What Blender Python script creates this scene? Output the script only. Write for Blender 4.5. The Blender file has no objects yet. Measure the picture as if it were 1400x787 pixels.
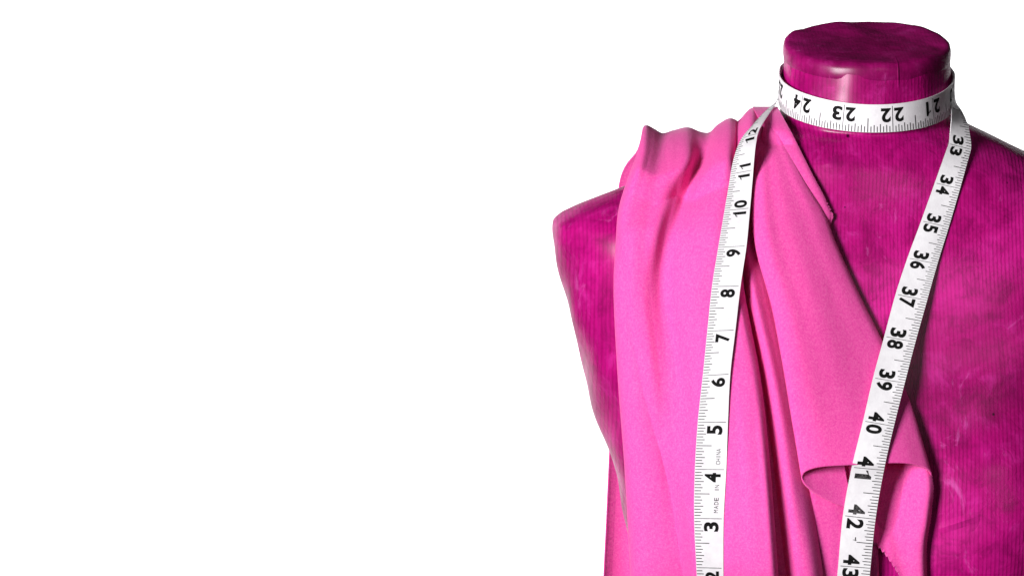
import bpy, bmesh, math, random
import numpy as np
from mathutils import Vector
from mathutils.bvhtree import BVHTree

random.seed(4); np.random.seed(4)
scene = bpy.context.scene
COL = scene.collection
R = math.radians

# ------------------------------------------------------------------ camera
PITCH = R(8.0); DIST = 2.0; KPX = 0.0002          # KPX: ray slope per photo pixel (1400 px wide)
CAM = np.array([-0.194, -DIST*math.cos(PITCH), DIST*math.sin(PITCH)])
FWD = np.array([0, math.cos(PITCH), -math.sin(PITCH)])
UPV = np.array([0, math.sin(PITCH), math.cos(PITCH)])
cam_d = bpy.data.cameras.new('camera'); cam = bpy.data.objects.new('camera', cam_d); COL.objects.link(cam)
cam.location = CAM; cam.rotation_euler = (math.pi/2 - PITCH, 0, 0)
cam_d.sensor_width = 36; cam_d.lens = 36/(1400*KPX); cam_d.clip_start = .05; cam_d.clip_end = 50
scene.camera = cam

# ------------------------------------------------------------------ world, lamps, exposure
w = bpy.data.worlds.new('World'); scene.world = w; w.use_nodes = True
w.node_tree.nodes['Background'].inputs[0].default_value = (1, .97, .99, 1)
w.node_tree.nodes['Background'].inputs[1].default_value = 0.025

def area_lamp(name, loc, target, sx, sy, power, color=(1, 1, 1), spread=180):
    d = bpy.data.lights.new(name, 'AREA'); d.shape = 'RECTANGLE'; d.size = sx; d.size_y = sy
    d.energy = power; d.color = color; d.spread = R(spread)
    o = bpy.data.objects.new(name, d); COL.objects.link(o); o.location = loc
    o.rotation_euler = (Vector(target) - Vector(loc)).to_track_quat('-Z', 'Y').to_euler()
    return o
area_lamp('key_softbox', (-1.32, -1.45, .40), (-.05, -.05, .0), .6, .75, 65)
area_lamp('front_fill', (.55, -2.3, .9), (0, 0, 0), .8, .8, 3)  # weak fill added from the front right, no visible source
area_lamp('backdrop_lamp', (-.2, 1.0, .9), (-.2, 2.05, -.3), 3.6, .3, 50)
area_lamp('backdrop_lamp_low', (-.2, 1.0, -1.35), (-.2, 2.05, -.3), 3.6, .3, 50)
scene.view_settings.view_transform = 'Standard'; scene.view_settings.look = 'None'
scene.view_settings.exposure = 0; scene.view_settings.gamma = 1
scene.view_settings.use_curve_mapping = False

# ------------------------------------------------------------------ helpers
def ray(px, py):
    px = np.asarray(px, float); py = np.asarray(py, float)
    return np.stack([(px-700)*KPX + 0*py, FWD[1] + UPV[1]*(393.5-py)*KPX + 0*px, FWD[2] + UPV[2]*(393.5-py)*KPX + 0*px], -1)
def at(px, py, Y):
    """the point in the place that the photo pixel shows, on the upright plane y = Y"""
    d = ray(px, py); t = (np.asarray(Y) - CAM[1])/d[..., 1]
    return CAM + d*t[..., None]

def pchip(xk, yk, x):
    xk = np.asarray(xk, float); yk = np.asarray(yk, float); x = np.asarray(x, float)
    h = np.diff(xk); dl = np.diff(yk)/h; m = np.zeros_like(yk); m[0] = dl[0]; m[-1] = dl[-1]
    for i in range(1, len(xk)-1):
        if dl[i-1]*dl[i] > 0:
            w1 = 2*h[i]+h[i-1]; w2 = h[i]+2*h[i-1]
            m[i] = (w1+w2)/(w1/dl[i-1]+w2/dl[i])
    i = np.clip(np.searchsorted(xk, x)-1, 0, len(h)-1); t = np.clip((x-xk[i])/h[i], 0, 1)
    return ((1+2*t)*(1-t)**2*yk[i] + t*(1-t)**2*h[i]*m[i] + t*t*(3-2*t)*yk[i+1] + t*t*(t-1)*h[i]*m[i+1])

def catmull(P, n):
    """P (k, ...) -> (n, ...) centripetal-free uniform spline through the rows"""
    P = np.asarray(P, float); k = len(P)
    u = np.linspace(0, k-1, n); i = np.clip(np.floor(u).astype(int), 0, k-2); t = (u-i).reshape((-1,)+(1,)*(P.ndim-1))
    p0 = P[np.maximum(i-1, 0)]; p1 = P[i]; p2 = P[i+1]; p3 = P[np.minimum(i+2, k-1)]
    return .5*(2*p1 + (p2-p0)*t + (2*p0-5*p1+4*p2-p3)*t*t + (3*p1-p0-3*p2+p3)*t**3)

def mesh_obj(name, verts, faces, mat, parent=None, smooth=True):
    me = bpy.data.meshes.new(name)
    me.from_pydata([tuple(v) for v in verts], [], [tuple(int(i) for i in f) for f in faces])
    me.materials.append(mat); me.update()
    if smooth:
        me.polygons.foreach_set('use_smooth', [True]*len(me.polygons))
    o = bpy.data.objects.new(name, me); COL.objects.link(o)
    if parent: o.parent = parent
    return o

def grid_faces(nr, nc, off=0, closed=False):
    f = []
    for r in range(nr-1):
        for c in range(nc if closed else nc-1):
            c2 = (c+1) % nc
            f.append((off+r*nc+c, off+r*nc+c2, off+(r+1)*nc+c2, off+(r+1)*nc+c))
    return f

# ------------------------------------------------------------------ materials
class NT:
    def __init__(s, name):
        s.m = bpy.data.materials.new(name); s.m.use_nodes = True; s.t = s.m.node_tree
        s.b = s.t.nodes['Principled BSDF']
    def n(s, typ, **kw):
        nd = s.t.nodes.new(typ)
        for k, v in kw.items():
            if k.startswith('i_'):
                nd.inputs[int(k[2:]) if k[2:].isdigit() else k[2:]].default_value = v
            else: setattr(nd, k, v)
        return nd
    def l(s, a, b): s.t.links.new(a, b)
    def math(s, op, a, b=None, c=None, clamp=False):
        nd = s.n('ShaderNodeMath', operation=op); nd.use_clamp = clamp
        for i, v in enumerate((a, b, c)):
            if v is None: continue
            if hasattr(v, 'links') or hasattr(v, 'is_linked'): s.l(v, nd.inputs[i])
            else: nd.inputs[i].default_value = v
        return nd.outputs[0]
    def noise(s, vec, scale, detail=3, rough=.55, dist=0):
        nd = s.n('ShaderNodeTexNoise'); nd.inputs['Scale'].default_value = scale
        nd.inputs['Detail'].default_value = detail; nd.inputs['Roughness'].default_value = rough
        nd.inputs['Distortion'].default_value = dist; s.l(vec, nd.inputs['Vector']); return nd.outputs['Fac']
    def scaled(s, vec, sc):
        nd = s.n('ShaderNodeVectorMath', operation='MULTIPLY'); s.l(vec, nd.inputs[0]); nd.inputs[1].default_value = sc
        return nd.outputs[0]
    def ramp(s, fac, stops):
        nd = s.n('ShaderNodeValToRGB'); s.l(fac, nd.inputs[0]); e = nd.color_ramp.elements
        while len(e) < len(stops): e.new(.5)
        for el, (p, c) in zip(e, stops):
            el.position = p; el.color = c if len(c) == 4 else (*c, 1)
        return nd.outputs[0]
    def mix(s, fac, a, b, mode='MIX'):
        nd = s.n('ShaderNodeMix', data_type='RGBA', blend_type=mode)
        for inp, v in ((nd.inputs[0], fac), (nd.inputs[6], a), (nd.inputs[7], b)):
            if hasattr(v, 'is_linked'): s.l(v, inp)
            else: inp.default_value = v if not isinstance(v, tuple) or len(v) == 4 else (*v, 1)
        return nd.outputs[2]
    def bump(s, h, dist, strength=1.0, prev=None):
        nd = s.n('ShaderNodeBump'); nd.inputs['Strength'].default_value = strength
        nd.inputs['Distance'].default_value = dist; s.l(h, nd.inputs['Height'])
        if prev is not None: s.l(prev, nd.inputs['Normal'])
        return nd.outputs[0]

def form_material(name, tone):
    """varnished, ribbed magenta paper skin of the dress form"""
    k = NT(name)
    tc = k.n('ShaderNodeTexCoord').outputs['Object']
    warp = k.noise(tc, 9, 2)
    sep = k.n('ShaderNodeSeparateXYZ'); k.l(tc, sep.inputs[0]); X, Y, Z = sep.outputs
    xw = k.math('ADD', X, k.math('MULTIPLY', k.math('SUBTRACT', warp, .5), .010))
    fine = k.noise(k.scaled(tc, (700, 700, 28)), 1, 2)
    rib = k.math('SINE', k.math('ADD', k.math('MULTIPLY', xw, 2*math.pi/.0021), k.math('MULTIPLY', fine, 2.2)))
    rib01 = k.math('POWER', k.math('MULTIPLY_ADD', rib, .5, .5), 2.2)
    patch = k.noise(tc, 22, 4, .6)
    ribamp = k.math('MULTIPLY', rib01, k.ramp(patch, [(.3, (.25,)*3), (.65, (1,)*3)]))
    streak = k.noise(k.scaled(tc, (160, 160, 12)), 1, 3)
    blot = k.noise(tc, 11, 5, .62, .6)
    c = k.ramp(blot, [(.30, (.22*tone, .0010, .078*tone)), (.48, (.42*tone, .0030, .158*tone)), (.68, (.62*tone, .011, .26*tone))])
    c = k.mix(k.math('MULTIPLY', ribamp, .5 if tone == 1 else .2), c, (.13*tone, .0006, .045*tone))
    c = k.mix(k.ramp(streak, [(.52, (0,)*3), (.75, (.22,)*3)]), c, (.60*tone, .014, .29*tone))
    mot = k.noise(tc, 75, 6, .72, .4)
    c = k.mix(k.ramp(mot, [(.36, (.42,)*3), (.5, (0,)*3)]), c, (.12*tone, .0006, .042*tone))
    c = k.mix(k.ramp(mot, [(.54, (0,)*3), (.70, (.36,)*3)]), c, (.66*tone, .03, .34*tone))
    # pale scuffs where the varnish has rubbed
    scuff = k.noise(k.scaled(tc, (60, 60, 24)), 1, 6, .7, 1.2)
    c = k.mix(k.ramp(scuff, [(.62, (0,)*3), (.74, (.45,)*3)]), c, (.72, .12, .48))
    # pin holes
    for px, py, r in ((1163, 190, .0013), (1347, 551, .0010), (1155, 283, .0006), (1382, 254, .0006)):
        p = at(px, py, -.06)
        dx = k.math('SUBTRACT', X, float(p[0])); dz = k.math('SUBTRACT', Z, float(p[2]))
        d = k.math('SQRT', k.math('ADD', k.math('MULTIPLY', dx, dx), k.math('MULTIPLY', dz, dz)))
        f = k.math('SUBTRACT', 1, k.math('DIVIDE', d, r), clamp=True)
        f = k.math('MULTIPLY', f, k.math('LESS_THAN', Y, 0))
        c = k.mix(k.math('MULTIPLY', f, 1.4, clamp=True), c, (.02, .0, .01))
    k.l(c, k.b.inputs['Base Color'])
    rr = k.noise(tc, 30, 5, .65)
    k.l(k.ramp(rr, [(.3, (.33,)*3), (.7, (.55,)*3)]), k.b.inputs['Roughness'])
    k.b.inputs['Specular IOR Level'].default_value = .06
    k.b.inputs['Specular Tint'].default_value = (1, .6, .88, 1)
    k.b.inputs['Coat Weight'].default_value = .12; k.b.inputs['Coat Roughness'].default_value = .27; k.b.inputs['Coat IOR'].default_value = 2.3
    # wrinkles of the paper
    wr = k.noise(k.scaled(tc, (26, 26, 22)), 1, 1.6, .45, .5)
    vor = k.n('ShaderNodeTexVoronoi', feature='DISTANCE_TO_EDGE'); vor.inputs['Scale'].default_value = 13
    k.l(k.mix(.12, tc, k.n('ShaderNodeTexNoise', i_Scale=16).outputs['Color']), vor.inputs['Vector'])
    crease = k.ramp(vor.outputs['Distance'], [(0, (0,)*3), (.035, (1,)*3)])
    nb = k.bump(wr, .0040, .75)
    nb = k.bump(mot, .0011, .55, nb)          # papery, creased skin
    nb = k.bump(crease, .0003, .25, nb)
    # single pasted creases seen on the chest
    for (x0, y0, x1, y1, wd, hh) in ((1268, 703, 1330, 681, .0030, .0016), (1140, 228, 1146, 195, .0006, .0003),
                                     (1120, 232, 1158, 224, .003, .0012), (1235, 84, 1236, 132, .0007, .0006)):
        a = at(x0, y0, -.07); b = at(x1, y1, -.07); L = math.hypot(b[0]-a[0], b[2]-a[2]); ux, uz = (b[0]-a[0])/L, (b[2]-a[2])/L
        dx = k.math('SUBTRACT', X, float(a[0])); dz = k.math('SUBTRACT', Z, float(a[2]))
        al = k.math('ADD', k.math('MULTIPLY', dx, ux), k.math('MULTIPLY', dz, uz))
        ac = k.math('ABSOLUTE', k.math('SUBTRACT', k.math('MULTIPLY', dx, uz), k.math('MULTIPLY', dz, ux)))
        e = k.math('MULTIPLY', k.math('SUBTRACT', 1, k.math('DIVIDE', ac, wd), clamp=True),
                   k.math('SUBTRACT', 1, k.math('ABSOLUTE', k.math('MULTIPLY_ADD', al, 2/L, -1)), clamp=True))
        e = k.math('MULTIPLY', e, k.math('LESS_THAN', Y, 0))
        nb = k.bump(e, hh, 1, nb)
    nb = k.bump(ribamp, .0003, .25 if tone == 1 else .08, nb)
    k.l(nb, k.b.inputs['Normal'])
    return k.m

def fabric_material():
    k = NT('pink_crepe')
    tc = k.n('ShaderNodeTexCoord').outputs['Object']
    g1 = k.noise(tc, 1250, 2, .6); g2 = k.noise(tc, 650, 2, .5); big = k.noise(tc, 14, 3)
    g = k.math('ADD', k.math('MULTIPLY', g1, .65), k.math('MULTIPLY', g2, .35))
    c = k.ramp(g, [(.34, (.73, .052, .315)), (.5, (.79, .080, .355)), (.66, (.84, .118, .405))])
    c = k.mix(k.math('MULTIPLY', big, .16), c, (.74, .035, .33))
    k.l(c, k.b.inputs['Base Color'])
    k.b.inputs['Roughness'].default_value = .78
    k.b.inputs['Specular IOR Level'].default_value = .22
    k.b.inputs['Sheen Weight'].default_value = .18
    k.b.inputs['Sheen Roughness'].default_value = .45
    k.b.inputs['Sheen Tint'].default_value = (1, .75, .92, 1)
    nb = k.bump(k.noise(k.scaled(tc, (46, 46, 20)), 1, 2.5), .0012, .5)
    nb = k.bump(g, .0004, .5, nb)
    k.l(nb, k.b.inputs['Normal'])
    return k.m

def tape_material():
    k = NT('white_tape_vinyl')
    tc = k.n('ShaderNodeTexCoord').outputs['Object']
    g = k.noise(tc, 260, 4, .6); d = k.noise(tc, 60, 3)
    c = k.ramp(g, [(.3, (.74, .71, .74)), (.7, (.83, .805, .83))])
    c = k.mix(k.ramp(d, [(.5, (0,)*3), (.8, (.3,)*3)]), c, (.66, .60, .65))
    k.l(c, k.b.inputs['Base Color']); k.b.inputs['Roughness'].default_value = .5
    k.b.inputs['Specular IOR Level'].default_value = .35
    k.l(k.bump(k.noise(tc, 1100, 1), .0002, .3), k.b.inputs['Normal'])
    return k.m

def ink_material(name, lo, hi):
    k = NT(name); tc = k.n('ShaderNodeTexCoord').outputs['Object']
    k.l(k.ramp(k.noise(tc, 700, 3, .7), [(.4, lo), (.75, hi)]), k.b.inputs['Base Color'])
    k.b.inputs['Roughness'].default_value = .7; k.b.inputs['Specular IOR Level'].default_value = .1
    return k.m

def backdrop_material():
    k = NT('white_studio_paper'); tc = k.n('ShaderNodeTexCoord').outputs['Object']
    k.l(k.ramp(k.noise(tc, 3, 2), [(.3, (.88,)*3), (.7, (.91,)*3)]), k.b.inputs['Base Color'])
    k.b.inputs['Roughness'].default_value = .9; k.b.inputs['Specular IOR Level'].default_value = .1
    return k.m

M_FORM = form_material('varnished_magenta_skin', 1.0); M_CAP = form_material('varnished_magenta_shaded', .68); M_FAB = fabric_material(); M_TAPE = tape_material()  # cap uses a darkened copy of the skin: shade of its unlit top in the colour
M_INK = ink_material('black_print', (.003,)*3, (.014,)*3); M_INK2 = ink_material('worn_grey_print', (.012,)*3, (.14, .13, .135))
M_BACK = backdrop_material()

# ------------------------------------------------------------------ backdrop
bd = mesh_obj('backdrop', [(-2.1, 2.05, -1.3), (1.8, 2.05, -1.3), (1.8, 2.05, .42), (-2.1, 2.05, .42)], [(0, 1, 2, 3)], M_BACK)
bd['kind'] = 'structure'

# ------------------------------------------------------------------ dress form
#        py   half px  front back  yc   n    tilt
RING = [(67,   113.0,  .0450, .0450, .000, 2.00, 11),
        (95,   113.5,  .0452, .0452, .000, 2.00, 11),
        (125,  114.5,  .0458, .0460, .000, 2.00, 10),
        (147,  116.5,  .0455, .0475, .000, 2.00, 9),
        (158,  121.0,  .0458, .0490, .001, 2.00, 7),
        (168,  134.0,  .0470, .0505, .002, 2.00, 4),
        (184,  168.0,  .0510, .0530, .003, 2.00, 1),
        (207,  216.0,  .0570, .0560, .004, 2.02, 0),
        (258,  335.0,  .0640, .0610, .004, 2.15, 0),
        (287,  403.0,  .0680, .0640, .004, 2.35, 0),
        (297,  420.0,  .0695, .0650, .004, 2.45, 0),
        (306,  427.5,  .0708, .0660, .004, 2.5, 0),
        (318,  428.5,  .0725, .0670, .004, 2.55, 0),
        (340,  424.0,  .0755, .0680, .004, 2.6, 0),
        (390,  415.5,  .0810, .0710, .004, 2.6, 0),
        (440,  405.5,  .0860, .0730, .004, 2.55, 0),
        (500,  390.5,  .0905, .0740, .003, 2.5, 0),
        (550,  374.0,  .0935, .0740, .002, 2.4, 0),
        (600,  356.0,  .0960, .0730, .000, 2.3, 0),
        (650,  342.0,  .0975, .0710, .000, 2.25, 0),
        (700,  333.0,  .0980, .0690, .000, 2.2, 0),
        (770,  320.0,  .0970, .0660, .000, 2.2, 0),
        (860,  308.0,  .0920, .0620, .000, 2.2, 0),
        (1000, 292.0,  .0820, .0600, .000, 2.2, 0),
        (1130, 290.0,  .0790, .0640, .000, 2.2, 0),
        (1300, 345.0,  .0920, .0850, .000, 2.2, 0)]
RK = np.array(RING, float)
zK = at(np.full(len(RK), 1185.), RK[:, 0], 0.0)[:, 2]           # descending with py
wK = at(1185+RK[:, 1], RK[:, 0], 0.0)[:, 0] - at(np.full(len(RK), 1185.), RK[:, 0], 0.0)[:, 0]
BUST = [(-.074, -.128), (.074, -.128)]
def ring_at(z):
    q = lambda col: pchip(-zK, col, -np.asarray(z, float))
    return q(wK), q(RK[:, 2]), q(RK[:, 3]), q(RK[:, 4]), q(RK[:, 5]), q(RK[:, 6])
def axis_x(z): return np.interp(np.asarray(z, float), zK[::-1], at(np.full(len(RK), 1185.), RK[:, 0], 0.0)[::-1, 0])
def bust(x, z):
    b = 0
    for bx, bz in BUST:
        dz = z-bz; s = np.where(dz > 0, .072, .05)
        b = b + .026*np.exp(-((x-bx)/.056)**2 - (dz/s)**2)
    b = b + .0028*np.exp(-((x+.016)/.018)**2 - ((z-.0745)/.013)**2)       # swelling under the neck pit
    return b
def front_y(x, z, lim=.985):
    W, DF, DB, YC, N, _ = ring_at(z); x = x - axis_x(z)
    f = np.clip(np.abs(x)/W, 0, lim)
    return YC - DF*(1-f**N)**(1/N) - bust(x, z)*np.clip((1-f)*4, 0, 1)
def back_y(x, z, lim=.985):
    W, DF, DB, YC, N, _ = ring_at(z); x = x - axis_x(z)
    f = np.clip(np.abs(x)/W, 0, lim)
    return YC + DB*(1-f**N)**(1/N)

form = bpy.data.objects.new('dress_form', None); COL.objects.link(form)
form['label'] = 'glossy magenta dress form torso with ribbed skin and flat cut-off neck'; form['category'] = 'dress form'

pys = np.concatenate([np.arange(72, 140, 4), np.arange(140, 330, 2.0), np.arange(330, 860, 5), np.arange(860, 1301, 11)])
NA = 288
th = np.linspace(0, 2*np.pi, NA, endpoint=False)
V = []
for py in pys:
    z = at(1185., py, 0.0)[2]
    W, DF, DB, YC, N, T = [float(a) for a in ring_at(z)]
    cx = np.sin(th); cy = -np.cos(th)
    ex = np.sign(cx)*np.abs(cx)**(2/N); ey = np.sign(cy)*np.abs(cy)**(2/N)
    x = W*ex; y = YC + np.where(ey < 0, DF, DB)*ey
    y = y - np.where(ey < 0, bust(x, z)*np.clip((1-np.abs(x)/W)*4, 0, 1), 0)
    zz = z + math.tan(R(T))*y
    # hand-made unevenness
    j = .0006*np.sin(3*th+py*.021) + .0005*np.sin(7*th-py*.034) + .0003*np.sin(13*th+py*.06)
    V.append(np.stack([x*(1+j/.1) + float(axis_x(z)), y*(1+j/.1), zz], -1))
V = np.array(V); nr = len(pys)
verts = V.reshape(-1, 3).tolist(); faces = grid_faces(nr, NA, 0, True)
verts.append((0, 0, float(V[-1][:, 2].mean()))); b0 = (nr-1)*NA
faces += [(b0+i, len(verts)-1, b0+(i+1) % NA) for i in range(NA)]
torso = mesh_obj('torso', verts, [f[::-1] for f in faces], M_FORM, form)

# the paper-covered lid of the neck, folded over a slightly uneven rim
prof = [(1.002, -.0042), (1.008, -.0032), (1.011, -.0010), (1.010, .0012), (1.0, .0032), (.975, .0044), (.93, .0047), (.8, .0046), (.6, .0044), (.4, .0045), (.2, .0047)]
z = at(1185., 69, 0.0)[2]; W, DF, DB, YC, N, T = [float(a) for a in ring_at(z)]
V2 = []
for k, (rs, dz) in enumerate(prof):
    for a in th:
        e = (.0025*math.sin(5*a+1)+.0012*math.sin(11*a+2)+.001*math.sin(23*a))*(rs > .9)*(1 if k > 0 else .3)
        x = W*(rs+e*.6)*math.sin(a); y = -DF*(rs+e*.6)*math.cos(a)
        h = dz + (.0003*math.sin(3*a+.5)+.00012*math.sin(9*a)+.00012*math.sin(17*a))*(rs > .85)*(k > 0) + .0004*math.sin(x*160+y*90)
        V2.append((x + float(axis_x(z)), y, z + math.tan(R(T))*y + h))
V2.append((float(axis_x(z)), 0, z+.0048)); nl = len(prof)
f2 = grid_faces(nl, NA, 0, True) + [((nl-1)*NA+i, (nl-1)*NA+(i+1) % NA, len(V2)-1) for i in range(NA)]
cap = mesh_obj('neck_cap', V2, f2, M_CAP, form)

# ------------------------------------------------------------------ draped fabric
def depth_guide(px, py, top_py, yr, R0=92):
    """depth the cloth rests at: the chest below, a rounded roll over the shoulder above"""
    def base(px, py):
        Y = np.full(np.shape(px), -.05)
        for _ in range(9):
            p = at(px, py, Y); x = p[..., 0]; z = p[..., 2]
            Y = .4*Y + .6*front_y(x, z, .80)
        return Y
    lo = np.maximum(py, top_py+R0)
    yb = base(px, lo)
    q = np.clip((py-top_py)/R0, 0, 1)
    return np.where(q < 1, yr + (yb-yr)*np.sqrt(np.clip(1-(1-q)**2, 0, 1)), yb), np.clip(q*1.6, 0, 1)

def resample(pts, n):
    """poly keys (k,3) px,py,h -> n samples evenly along the length of a smooth curve"""
    P = catmull(np.array(pts, float), 40*len(pts))
    s = np.r_[0, np.cumsum(np.hypot(np.diff(P[:, 0]), np.diff(P[:, 1])))]
    t = np.linspace(0, s[-1], n)
    return np.stack([np.interp(t, s, P[:, i]) for i in range(3)], -1)

FV, FF = [], []
def add_sheet(G, push=True):
    nr_, nc_ = G.shape[:2]
    if push:
        x, y, zz = G[..., 0], G[..., 1], G[..., 2]
        W = ring_at(zz)[0]
        inside = np.abs(x-axis_x(zz)) < W*.97
        lim = front_y(x, zz) - .0016
        G[..., 1] = np.where(inside & (y < .0), np.minimum(y, lim), y)
    off = sum(len(v) for v in FV)
    FV.append(G.reshape(-1, 3)); FF.extend(grid_faces(nr_, nc_, off))

def ripple(G, amp, seed):
    """slow unevenness of hanging cloth"""
    r = np.random.RandomState(seed); x, zz = G[..., 0], G[..., 2]; d = 0
    for _ in range(7):
        a = r.uniform(40, 130); b = r.uniform(10, 40); ph = r.uniform(0, 6.28)
        d = d + np.sin(a*x + b*zz*r.choice([-1, 1]) + ph)/7*(70/a)
    G[..., 1] += amp*d*1.6
    return G

PYR = [840, 787, 640, 520, 400, 330, 285, 245, 215]
def S1c(pxs, hs, top):
    return [(x, y, h) for x, y, h in zip(pxs, PYR, hs)], top
edge = [866, 863, 855, 846, 840, 843, 847, 859, 870]
L1 = [1066, 1063, 1052, 1039, 1017, 1012, 1014, 1020, 1027]
sh = lambda l, d: [a+(d[i] if isinstance(d, (list, tuple)) else d) for i, a in enumerate(l)]
S1 = [
    S1c(sh(edge, 14), [-6]*9, (888, 178)),
    S1c(sh(edge, 4), [1]*9, (882, 176)),
    S1c(edge, [7]*9, (879.5, 175.5)),
    S1c(sh(edge, 8), [13, 13, 13, 13, 13, 14, 15, 16, 16], (884, 172)),
    S1c([890, 885, 880, 870, 862, 866, 872, 880, 889], [16, 16, 16, 17, 16, 16.5, 17, 17, 16], (894, 177)),
    S1c([908, 905, 899, 889, 878, 882, 889, 897, 903], [16, 16, 16, 17, 15, 15.5, 16.5, 16.5, 15], (906, 183)),
    S1c([926, 922, 914, 905, 890, 896, 906, 917, 924], [15, 15, 14, 13, 12, 14, 16, 17, 17], (921, 179)),
    S1c([940, 937, 930, 918, 903, 908, 919, 931, 942], [14, 14, 12.5, 11, 8, 8, 10, 13, 15], (940, 175)),
    S1c([952, 951, 945, 932, 914, 921, 932, 945, 955], [14, 14, 13, 11, 8, 7, 5, 1, -5], (957, 181)),
    S1c([964, 964, 960, 948, 932, 940, 948, 957, 964], [15, 15, 15, 15, 13, 12, 10, 6, -2], (970, 182)),
    S1c([980, 980, 976, 966, 954, 961, 967, 972, 976], [16, 16, 16, 17, 16, 15, 15, 12, 11], (981, 172)),
    S1c([998, 998, 994, 984, 974, 980, 985, 990, 993], [16, 16, 16, 17, 16, 17, 17, 17, 16], (996, 163)),
    S1c([1016, 1016, 1010, 1000, 990, 994, 998, 1001, 1002], [16, 16, 16, 16, 15, 15, 15, 14, 12], (1005, 164.5)),
    S1c([1030, 1030, 1022, 1011, 998, 1000, 1003, 1006, 1006], [17, 17, 17, 16, 14, 14, 12, 9, 5], (1010, 166)),
    S1c([1046, 1045, 1036, 1024, 1007, 1006, 1008, 1013, 1018], [18, 18, 17, 16, 14, 14, 14, 14, 14], (1027, 149)),
    S1c(sh(L1, -6), [18, 18, 17, 15, 13, 13, 13, 14, 14], (1037, 153)),
    S1c(L1, [13, 13, 12, 11, 9, 9, 9, 10, 10], (1043, 158)),
    S1c(sh(L1, -5), [3, 3, 4, 4, 3, 2, 2, 3, 3], (1045, 162)),
    S1c(sh(L1, [4, 3, 2, 1, 0, 0, -1, -2, -3]), [-3, -3, -2, -1, 0, -2, -2, 0, 0], (1046, 163)),
    S1c(sh(L1, [16, 16, 12, 9, 7, 4, 3, 2, 0]), [4, 4, 6, 7, 6, 1, -1, 0, 0], (1047, 163)),
    S1c(sh(L1, [32, 31, 25, 19, 14, 8, 6, 4, 2]), [10, 10, 11, 11, 10, 4, 0, 0, 0], (1048, 163)),
    S1c(sh(L1, [48, 46, 38, 30, 25, 15, 10, 6, 4]), [12, 12, 9, 8, 7, 3, 0, 0, 0], (1049, 163)),
    S1c([1125, 1120, 1102, 1082, 1055, 1040, 1034, 1034, 1040], [9, 9, 5, 4, 3, 1, 0, 0, 0], (1050, 163)),
    S1c([1129, 1124.5, 1106, 1092, 1066, 1048, 1042, 1040, 1044], [3, 3, 2, 2, 2, 0, 0, 0, 0], (1051, 163)),
    S1c([1118, 1114, 1098, 1088, 1060, 1044, 1040, 1038, 1042], [-4, -4, 0, 0, 0, 0, 0, 0, 0], (1051, 164)),
]
NF, NB, NC1 = 190, 90, 330
rows_f, rows_b = [], []
for keys, (tx, ty) in S1:
    keys = keys + [((keys[-1][0]*.25+tx*.75), ty+(215-ty)*.35, keys[-1][2]*.8), (tx, ty, 0)]
    s = resample(keys, NF); rows_f.append(np.c_[s, np.full(NF, ty)])
    # over the ridge and down the back
    bx = 1030 + (tx-1045)*1.235
    bl = min(1, max(0, (tx-883)/60))
    kb = [(tx, ty, 0), (tx*.8+(bx+17)*.2, ty+30, 0), (bx+19+(1-bl)*2, ty+80, 0), (bx+16, 420, 0), (bx+7, 640, 0), (bx, 787, 0), (bx-3, 850, 0)]
    s = resample(kb, NB)[1:]; rows_b.append(np.c_[s, np.full(NB-1, ty)])
Cf = catmull(np.array(rows_f), NC1).transpose(1, 0, 2)       # rows, cols, 4
YR = .006
g, hf = depth_guide(Cf[..., 0], Cf[..., 1], Cf[..., 3], YR)
Gf = at(Cf[..., 0], Cf[..., 1], g - Cf[..., 2]*.001*hf)
Gf = ripple(Gf, .0010, 3)
Cb = catmull(np.array(rows_b), NC1).transpose(1, 0, 2)
q = np.clip((Cb[..., 1]-Cb[..., 3])/110, 0, 1)
col = np.linspace(0, 1, NC1)[None, :]
yb = YR + (.080-YR)*np.sqrt(1-(1-q)**2) + .004*np.sin((Cb[..., 0]-832)*.06+.6)*q
Gb = at(Cb[..., 0], Cb[..., 1], yb)
add_sheet(np.concatenate([Gf, Gb], 0))

def free_sheet(curves, nr_, nc_, top_py, yr=.0, R0=40, amp=.0006, seed=1, post=None, hs=1.0):
    C = catmull(np.array([resample(c, nr_) for c in curves]), nc_).transpose(1, 0, 2)
    if post is not None: C = post(C)
    C[..., 2] *= hs
    if top_py is None:
        g, hf = depth_guide(C[..., 0], C[..., 1], np.full(C.shape[:2], -500.), 0)
    else:
        g, hf = depth_guide(C[..., 0], C[..., 1], np.full(C.shape[:2], float(top_py)), yr, R0)
    G = ripple(at(C[..., 0], C[..., 1], g - C[..., 2]*.001*np.maximum(hf, .0)), amp, seed)
    add_sheet(G)

# the front flap that hangs as a flattened cone from the neck
def lerp_curve(a, b, f, dh):
    A = resample(a, 14); B = resample(b, 14)
    out = A*(1-f)+B*f; t = np.linspace(0, 1, 14)
    out[:, 2] += np.interp(t, [0, .25, .6, 1], dh)
    return [tuple(r) for r in out]
left = [(1053, 149, 4), (1043, 185, 10), (1033, 235, 15), (1029, 285, 17), (1031, 318, 18), (1037, 352, 18), (1047, 387, 18), (1056, 420, 17), (1064, 460, 18), (1073, 510, 19), (1083, 570, 19.5), (1091, 615, 20), (1097, 651, 20)]
right = [(1056, 151, 3), (1064, 180, 7), (1078, 208, 8), (1101, 250, 8), (1126, 291, 7), (1141, 330, 7), (1172, 398, 7), (1205, 465, 7), (1240, 540, 7), (1262, 607, 7), (1273, 646, 8)]
def off(c, dx, dh, dyl=0): return [(x+dx, y+(dyl if i == len(c)-1 else 0), h+dh) for i, (x, y, h) in enumerate(c)]
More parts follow.
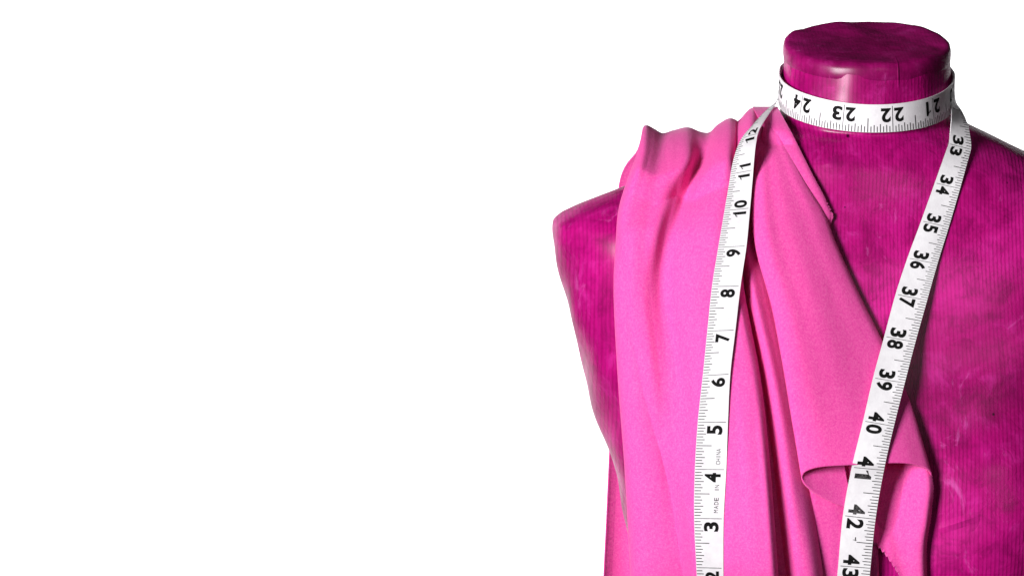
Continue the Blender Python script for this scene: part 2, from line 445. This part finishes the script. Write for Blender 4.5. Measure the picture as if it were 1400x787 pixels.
def col_to(f, dh, end):
    """a column of the flap at share f of its width, its lowest fifth eased to the given end"""
    A = resample(left, 40)*(1-f) + resample(right, 40)*f; t = np.linspace(0, 1, 40)
    A[:, 2] += np.interp(t, [0, .25, .6, 1], dh)
    e = np.clip((t-.72)/.28, 0, 1); e = e*e*(3-2*e)
    A += (np.array(end)-A[-1])[None]*e[:, None]
    return [tuple(r) for r in A]
flap = [
    col_to(.36, (-2, -8, -9, -7), (1166, 696, 13.5)),
    col_to(.24, (-2, -8, -9, -6), (1140, 687, 14.5)),
    col_to(.13, (-2, -8, -9, -4), (1116, 675, 16)),
    col_to(.06, (-2, -7, -8, -3), (1105, 667, 17.5)),
    col_to(.015, (-1, -4, -4, -1), (1098.5, 659, 19)),
    col_to(.0, (0, 0, 0, 0), (1097, 651.5, 20.5)),
    col_to(.02, (0, 3, 3, 4), (1101, 645, 22.5)),
    col_to(.08, (0, 5, 6, 6.5), (1113, 640, 25)),
    col_to(.18, (0, 7.8, 8, 7.6), (1130, 637.3, 27)),
    col_to(.32, (0, 7, 7.3, 7.8), (1152, 636, 28)),
    col_to(.5, (0, 7.2, 6.8, 8.5), (1182, 634.5, 28)),
    col_to(.7, (0, 5.6, 4.7, 7.5), (1215, 632.5, 26)),
    col_to(.84, (0, 5, 4, 6), (1240, 633, 22.5)),
    col_to(.94, (0, 3, 3, 3), (1258, 637, 18)),
    col_to(.985, (0, 1, 1, 1), (1268, 642, 15)),
    col_to(1, (0, -1, -1, 0), (1273, 648, 11.5)),
    col_to(.99, (0, -5, -5, -4), (1272, 655, 7)),
    col_to(.95, (-1, -8, -9, -9), (1262, 660, 3)),
]
free_sheet(flap, 200, 210, 149, .004, 50, .0008, 5, hs=.62)

# the layer behind the mouth of the flap, with its pinked edges
def post_back(C):
    nr_, nc_ = C.shape[:2]
    saw = lambda t: np.abs((t % 1)-.5)*2
    # right selvedge
    wgt = np.clip((np.arange(nc_)-(nc_-7))/6, 0, 1)[None, :]
    C[..., 0] += wgt*1.6*(saw(C[..., 1]/4.2)-.5)
    # bottom hem, cut with pinking shears
    wgt = np.clip((np.arange(nr_)-(nr_-7))/6, 0, 1)[:, None]
    C[..., 1] += wgt*5*(saw((C[..., 0]+C[..., 1]*.4)/7.5)-.5)
    return C
back_layer = [
    [(1086, 560, 0), (1094, 640, 1), (1100, 720, 0), (1108, 780, 0), (1110, 845, 0)],
    [(1100, 560, 2), (1104, 650, 7), (1112, 720, 5), (1122, 780, 4), (1128, 845, 4)],
    [(1118, 560, 2), (1120, 650, 8), (1128, 720, 7), (1136, 780, 7), (1141, 845, 7)],
    [(1140, 560, 2), (1144, 650, 8), (1147, 720, 8), (1149, 780, 8), (1152, 838, 8)],
    [(1165, 560, 1), (1165, 640, 6), (1165, 690, 8), (1166, 710, 8), (1168, 732, 8)],
    [(1192, 560, 0), (1190, 640, 1), (1186, 690, 5), (1186, 715, 7), (1188, 738, 7)],
    [(1208, 560, 0), (1208, 640, -2), (1203, 700, 0), (1202, 730, 4), (1206, 752, 7)],
    [(1222, 560, 0), (1224, 650, -1), (1219, 710, 1), (1219, 745, 6), (1223, 775, 9)],
    [(1232, 560, -1), (1242, 655, 5), (1238, 715, 6), (1236, 760, 8), (1241, 806, 9)],
    [(1240, 570, -1), (1258, 650, 10), (1255, 710, 11), (1251, 760, 11), (1257, 830, 11)],
    [(1246, 585, 0), (1268, 650, 11.5), (1266, 705, 12), (1260, 755, 11), (1264, 835, 11)],
    [(1250, 600, 0), (1274, 652, 9), (1273, 700, 7), (1266, 752, 6), (1269, 838, 6)],
]
free_sheet(back_layer, 190, 170, None, amp=.0004, seed=8, post=post_back, hs=.66)

# the dark inner end glimpsed under the pinked hem
inner = [
    [(1160, 690, -1), (1160, 760, 0), (1160, 845, 0)],
    [(1184, 690, -1), (1184, 760, 6), (1186, 845, 7)],
    [(1197, 690, -1), (1197, 760, 11), (1201, 845, 12)],
    [(1200, 690, -2), (1200, 760, 3), (1205, 845, 3)],
    [(1197, 690, -2), (1197, 760, 0), (1202, 845, 0)],
]
free_sheet(inner, 60, 70, None, amp=.0003, seed=9, hs=.3)

# the narrow inner fold lying against the neck, ending in a pinked corner
def post_strip(C):
    nr_, nc_ = C.shape[:2]
    saw = lambda t: np.abs((t % 1)-.5)*2
    wgt = np.clip((np.arange(nc_)-(nc_-6))/5, 0, 1)[None, :]*np.clip((C[..., 1]-272)/8, 0, 1)
    C[..., 0] += wgt*4*(saw(C[..., 1]/8.3+.8*np.sin(C[..., 1]*.2))-.5)
    return C
e_right = [(1063, 147, 2), (1072, 164, 6), (1083, 184, 7), (1097, 212, 7), (1111, 240, 6.5), (1125, 266, 6), (1132, 281, 5.5), (1137, 294, 5), (1134, 306, 4), (1124, 318, 3)]
strip = [off(e_right, -34, 0), off(e_right, -22, 2.5), off(e_right, -12, 2), off(e_right, -4, .5), off(e_right, 0, -1.5), off(e_right, -2, -4)]
strip = strip[:5]
free_sheet(strip, 150, 40, 148, .004, 50, .0003, 12, post=post_strip, hs=.6)

fabric = mesh_obj('draped_fabric', np.concatenate(FV), FF, M_FAB)
fabric['label'] = 'bright pink crepe fabric draped in folds over the dress form shoulder'; fabric['category'] = 'fabric'
sol = fabric.modifiers.new('thickness', 'SOLIDIFY'); sol.thickness = .0009; sol.offset = 0

# ------------------------------------------------------------------ measuring tape
bvh_all = BVHTree.FromPolygons([Vector(v) for v in np.concatenate([np.concatenate(FV), np.array(verts)])],
                               FF + [tuple(i+sum(len(v) for v in FV) for i in f) for f in faces])
def hit_y(px, py):
    d = Vector(ray(px, py)).normalized()
    h = bvh_all.ray_cast(Vector(CAM), d)
    return h[0].y if h[0] is not None else 0.0

def hull_depth(s, y):
    """lowest taut line in front of the surface (ribbon bridges hollows): lower convex hull of y(s)"""
    pts = sorted(zip(s, y)); H = []
    for p in pts:
        while len(H) >= 2 and (H[-1][0]-H[-2][0])*(p[1]-H[-2][1]) - (H[-1][1]-H[-2][1])*(p[0]-H[-2][0]) <= 0:
            H.pop()
        H.append(p)
    H = np.array(H)
    return np.interp(s, H[:, 0], H[:, 1])

#          inch   tick edge       plain edge
LEFT = [(1, 955, 842, 990, 843), (2, 952, 775, 989, 776), (3, 949, 708, 989.5, 708.5), (4, 950, 641, 993, 641.5), (5, 954, 576.7, 995.3, 576.7),
        (6, 960.8, 513.3, 998.5, 511), (7, 967, 452.4, 1005.5, 451), (8, 973.4, 391.5, 1012.5, 391), (9, 982, 338, 1020.6, 336),
        (10, 990.5, 288, 1025.5, 284.5), (11, 999, 238, 1030, 233)]
RIGHT = [(33, 1327.5, 204.5, 1297, 196.5), (34, 1312.5, 258, 1278, 250), (35, 1297, 311, 1259.4, 302), (36, 1281.5, 361, 1240.7, 352.6), (37, 1267.5, 410.5, 1224.5, 402),
         (38, 1251.5, 467.5, 1209, 459.6), (39, 1237, 523, 1193.7, 516), (40, 1222, 582.5, 1180, 575), (41, 1208.5, 642, 1164.6, 638),
         (42, 1197, 709, 1152.5, 704), (43, 1190, 776, 1146, 772.6), (44, 1184, 843, 1140, 840)]
def lay(tab, s0, s1, gap, blend=.5):
    T = np.array(tab, float)
    S = np.arange(s0, s1+1e-6, .125)
    c = [catmull_s(T[:, 0], T[:, i], S) for i in range(1, 5)]
    ys = []
    for i in range(len(S)):
        ys.append(min(hit_y(c[0][i]*(1-f)+c[2][i]*f, c[1][i]*(1-f)+c[3][i]*f) for f in (.02, .25, .5, .75, .98)))
    ys = np.array(ys)
    hull = hull_depth(S, ys)
    y = hull*blend + ys*(1-blend)
    for _ in range(14): y[1:-1] = np.minimum(.25*y[:-2]+.5*y[1:-1]+.25*y[2:], ys[1:-1])
    y = y - gap
    return [(S[i], at(c[0][i], c[1][i], y[i]), at(c[2][i], c[3][i], y[i])) for i in range(len(S))]
def catmull_s(xk, yk, x):
    xk = np.asarray(xk); yk = np.asarray(yk)
    m = np.gradient(yk, xk); h = np.diff(xk)
    i = np.clip(np.searchsorted(xk, x, side='right')-1, 0, len(h)-1); t = (x-xk[i])/h[i]
    return ((1+2*t)*(1-t)**2*yk[i] + t*(1-t)**2*h[i]*m[i] + t*t*(3-2*t)*yk[i+1] + t*t*(t-1)*h[i]*m[i+1])

ctrl = []
ctrl += lay(LEFT, 1, 10.75, .0012, .6)
yl = ctrl[-1][1][1]
for s, a, b, Ya, Yb in ((11.25, (1001, 226), (1031, 219), yl+.003, yl+.003), (11.65, (1006, 207), (1033, 200), yl+.010, yl+.010),
                (12.0, (1013, 190.5), (1036, 183), yl+.018, yl+.018), (12.45, (1027, 173), (1043.5, 167), yl+.028, yl+.028),
                (12.9, (1043, 155), (1053, 152.5), .000, .000), (13.2, (1054, 145), (1059, 144), .014, .010)):
    hy = min(hit_y(a[0]*(1-f)+b[0]*f, a[1]*(1-f)+b[1]*f) for f in (0, .25, .5, .75, 1)) - .0035
    ctrl.append((s, at(*a, min(Ya, hy)), at(*b, min(Yb, hy))))
WT = .0157; tt = R(14)
U = np.array([0, -math.sin(tt), math.cos(tt)])
zc0 = at(1185., 121, 0.0)[2]
def neck_pt(deg, rad, dz=0.0, roll=0.0):
    a = R(deg); y = -rad*math.cos(a)
    c = np.array([rad*math.sin(a) + float(axis_x(zc0)), y, zc0 + math.tan(tt)*y + dz])
    out = np.array([math.sin(a), -math.cos(a), 0])
    u = U*math.cos(roll) + out*math.sin(roll)
    return c - u*WT/2, c + u*WT/2
# first pass behind the neck, the loop across the throat, second pass behind
for deg in (-112, -135, -160, -185, -210, -235, -258):
    s = 19.72 + (deg+270)/32.4*-1
    k = np.clip((s-13.2)/2.0, 0, 1)
    e = neck_pt(deg, .0474, -.010*(1-k), roll=0)
    ctrl.append((s, *e))
for deg in (90, 80, 70, 60, 45, 30, 15, 0, -15, -30, -45, -60, -70, -80, -90, -98):
    cf = max(0, math.cos(R(deg))); rad = .0466 + .0013*cf + .0012*min(1, max(0, -deg-40)/30)
    ctrl.append((22.5-(deg+4.5)/31.5, *neck_pt(deg, rad, 0, roll=-.22*cf)))
for deg in (-115, -135, -160, -185, -210, -235, -255):
    ctrl.append((22.5-deg/32.4, *neck_pt(deg, .0492, -.001, 0)))
ctrl.append((31.0, at(1306, 143, .016), at(1304.5, 112, .018)))
ctrl.append((31.6, at(1310, 145, .004), at(1302.5, 128, .000)))
ctrl.append((32.0, at(1315.5, 152.5, -.012), at(1301.5, 147, -.020)))
ctrl.append((32.35, at(1322, 167, -.026), at(1301, 163, -.034)))
rr_ = lay(RIGHT, 33, 44, .0012, .55)
ctrl.append((32.7, at(1326.5, 186, rr_[0][1][1]+.008), at(1299.3, 180, rr_[0][2][1]+.003)))
ctrl += rr_
ctrl.sort(key=lambda c: c[0])
CS = np.array([c[0] for c in ctrl]); E0 = np.array([c[1] for c in ctrl]); E1 = np.array([c[2] for c in ctrl])
def tape_pt(s, f):
    """s inches along, f 0 (tick edge) .. 1 (plain edge) -> position, outward normal"""
    s = np.asarray(s, float); f = np.asarray(f, float)
    def ev(s):
        a = np.stack([catmull_s(CS, E0[:, i], s) for i in range(3)], -1)
        b = np.stack([catmull_s(CS, E1[:, i], s) for i in range(3)], -1); return a, b
    a, b = ev(s); a2, b2 = ev(s+.02); a1, b1 = ev(s-.02)
    d = (a2+b2-a1-b1); n = np.cross(d, a-b); n /= np.linalg.norm(n, axis=-1, keepdims=True)+1e-12
    cup = (.00022*np.sin(s*1.1+.4) + .00016*np.sin(s*2.7))*(1-(2*f-1)**2)      # the ribbon cups a little here and there
    return a + (b-a)*f[..., None] + n*cup[..., None], n
SS = np.arange(1.0, 44.0, 1/16); NFv = 5
fr = np.linspace(0, 1, NFv)
Sg, Fg = np.meshgrid(SS, fr, indexing='ij')
P, N = tape_pt(Sg, Fg); TH = .00045
Pb = P - N*TH
sheets = [P, Pb[:, ::-1], np.stack([Pb[:, 0], P[:, 0]], 1), np.stack([P[:, -1], Pb[:, -1]], 1)]     # face, back, two cut edges
tvv, tff, o_ = [], [], 0
for G in sheets:
    tvv.append(G.reshape(-1, 3)); tff += grid_faces(G.shape[0], G.shape[1], o_); o_ += G.shape[0]*G.shape[1]
tape = mesh_obj('measuring_tape', np.concatenate(tvv), [f[::-1] for f in tff], M_TAPE)
tape['label'] = 'white inch measuring tape looped round the neck with both ends hanging down'; tape['category'] = 'measuring tape'

# printed marks ------------------------------------------------------------
LIFT = .00010
def print_mesh(name, v2, f2, mat, parent, kind=None):
    """v2: (inch, f) pairs laid on the face of the tape"""
    v2 = np.asarray(v2, float); P, N = tape_pt(v2[:, 0], v2[:, 1])
    o = mesh_obj(name, P + N*LIFT, f2, mat, parent, smooth=False)
    if kind: o['kind'] = kind
    return o
tv, tf = [], []
def tick(s, f0, f1, wd):
    n = 4; b = len(tv); h = wd/25.4/2
    for k in range(n+1):
        f = f0+(f1-f0)*k/n; tv.append((s-h, f)); tv.append((s+h, f))
    for k in range(n): tf.append((b+2*k, b+2*k+1, b+2*k+3, b+2*k+2))
for k in range(int(1.0625*16), int(43.9*16)+1):
    s = k/16
    if 13.4 < s < 19.3 or 25.8 < s < 31.3: continue
    if k % 16 == 0: tick(s, .01, .93, .32)
    elif k % 8 == 0: tick(s, .01, .50, .42)
    elif k % 4 == 0: tick(s, .01, .30, .42)
    elif k % 2 == 0: tick(s, .01, .265, .42)
    else: tick(s, .01, .215, .42)
print_mesh('graduation_marks', tv, tf, M_INK2, tape, 'stuff')

_glyph = {}
def glyph(txt, bold):
    key = (txt, bold)
    if txt == '1':       # stem with a short slanting flag
        k = .04
        _glyph[key] = (np.array([(.20-k, 0), (.33+k*.3, 0), (.33+k*.3, .34), (.20-k, .34), (.33+k*.3, .72), (.24, .72), (.20-k, .56), (.17, .60), (.02, .53), (.02, .43)]),
                       [[0, 1, 2, 3], [3, 2, 4, 5, 6], [6, 5, 7, 8, 9]]); return _glyph[key]
    if key in _glyph: return _glyph[key]
    cu = bpy.data.curves.new('glyph', 'FONT'); cu.body = txt; cu.size = 1; cu.offset = bold; cu.resolution_u = 5
    cu.fill_mode = 'FRONT'
    ob = bpy.data.objects.new('glyph', cu); COL.objects.link(ob)
    dg = bpy.context.evaluated_depsgraph_get(); me = ob.evaluated_get(dg).to_mesh()
    bm = bmesh.new(); bm.from_mesh(me); ob.evaluated_get(dg).to_mesh_clear()
    bpy.data.objects.remove(ob); bpy.data.curves.remove(cu)
    bmesh.ops.remove_doubles(bm, verts=bm.verts, dist=1e-5)
    bmesh.ops.triangulate(bm, faces=bm.faces)
    for _ in range(3):
        ed = [e for e in bm.edges if e.calc_length() > .16]
        if not ed: break
        bmesh.ops.subdivide_edges(bm, edges=ed, cuts=1); bmesh.ops.triangulate(bm, faces=bm.faces)
    v = np.array([v.co[:2] for v in bm.verts]); f = [[x.index for x in fc.verts] for fc in bm.faces]
    nz = [fc.normal.z for fc in bm.faces]
    f = [a[::-1] if n < 0 else a for a, n in zip(f, nz)]
    bm.free(); _glyph[key] = (v, f); return _glyph[key]
def put_text(name, txt, s_mid, f_base, cap_mm, wid_mm, mat, parent, bold=.036, pitch=None, smear=0):
    """text runs along +inch; baseline on the plain-edge side, caps towards the ticks"""
    VV, FFc = [], []
    chars = list(txt)
    for i, ch in enumerate(chars):
        v, f = glyph(ch, bold)
        x0, x1 = v[:, 0].min(), v[:, 0].max(); y0, y1 = v[:, 1].min(), v[:, 1].max()
        wd = wid_mm*(x1-x0)/(.58) if pitch is None else wid_mm
        if ch == '1': wd = wid_mm*.62
        if ch == 'I': wd = wid_mm*.28
        cx = (i-(len(chars)-1)/2)*(pitch or wid_mm*1.25)
        a = ((v[:, 0]-(x0+x1)/2)/(x1-x0)*wd + cx)/25.4 + s_mid
        b = f_base - ((v[:, 1]-y0)/(y1-y0)*cap_mm/1000)/WT
        o = len(VV); VV += list(zip(a, b)); FFc += [[q+o for q in t] for t in f]
    return print_mesh(name, VV, FFc, mat, parent)
CAP = 8.0
for n in list(range(2, 13)) + [20, 21, 22, 23, 24, 25] + list(range(33, 44)):
    t = str(n)
    if len(t) == 1:
        put_text('numeral', t, n-.165, .83, CAP, 5.0, M_INK, tape, pitch=6.6)
    elif n == 41:
        put_text('numeral', '4', n-.145, .86, CAP, 5.2, M_INK, tape, pitch=6.6)
        put_text('numeral', '1', n+.13, .86, CAP, 7.5, M_INK2, tape, pitch=6.6, bold=.05)
    elif n == 42:
        put_text('numeral', '4', n-.15, .86, CAP, 5.2, M_INK2, tape, pitch=6.6)
        put_text('numeral', '2', n+.14, .86, CAP, 5.2, M_INK, tape, pitch=6.6)
    else:
        put_text('numeral', t, n, .86, CAP, 5.2, M_INK, tape, pitch=7.0)
put_text('lettering', 'MADE', 3.27, .80, 2.2, 1.6, M_INK, tape, bold=.0, pitch=2.05)
put_text('lettering', 'IN', 3.62, .80, 2.2, 1.6, M_INK2, tape, bold=.0, pitch=1.75)
put_text('lettering', 'CHINA', 4.27, .80, 2.2, 1.5, M_INK, tape, bold=.0, pitch=1.75)
mv, mf = tv, tf
tv, tf = [], []
tick(42.46, .50, .62, .22); tick(42.44, .53, .56, 2.0)
print_mesh('print_smudge', tv, tf, M_INK2, tape)
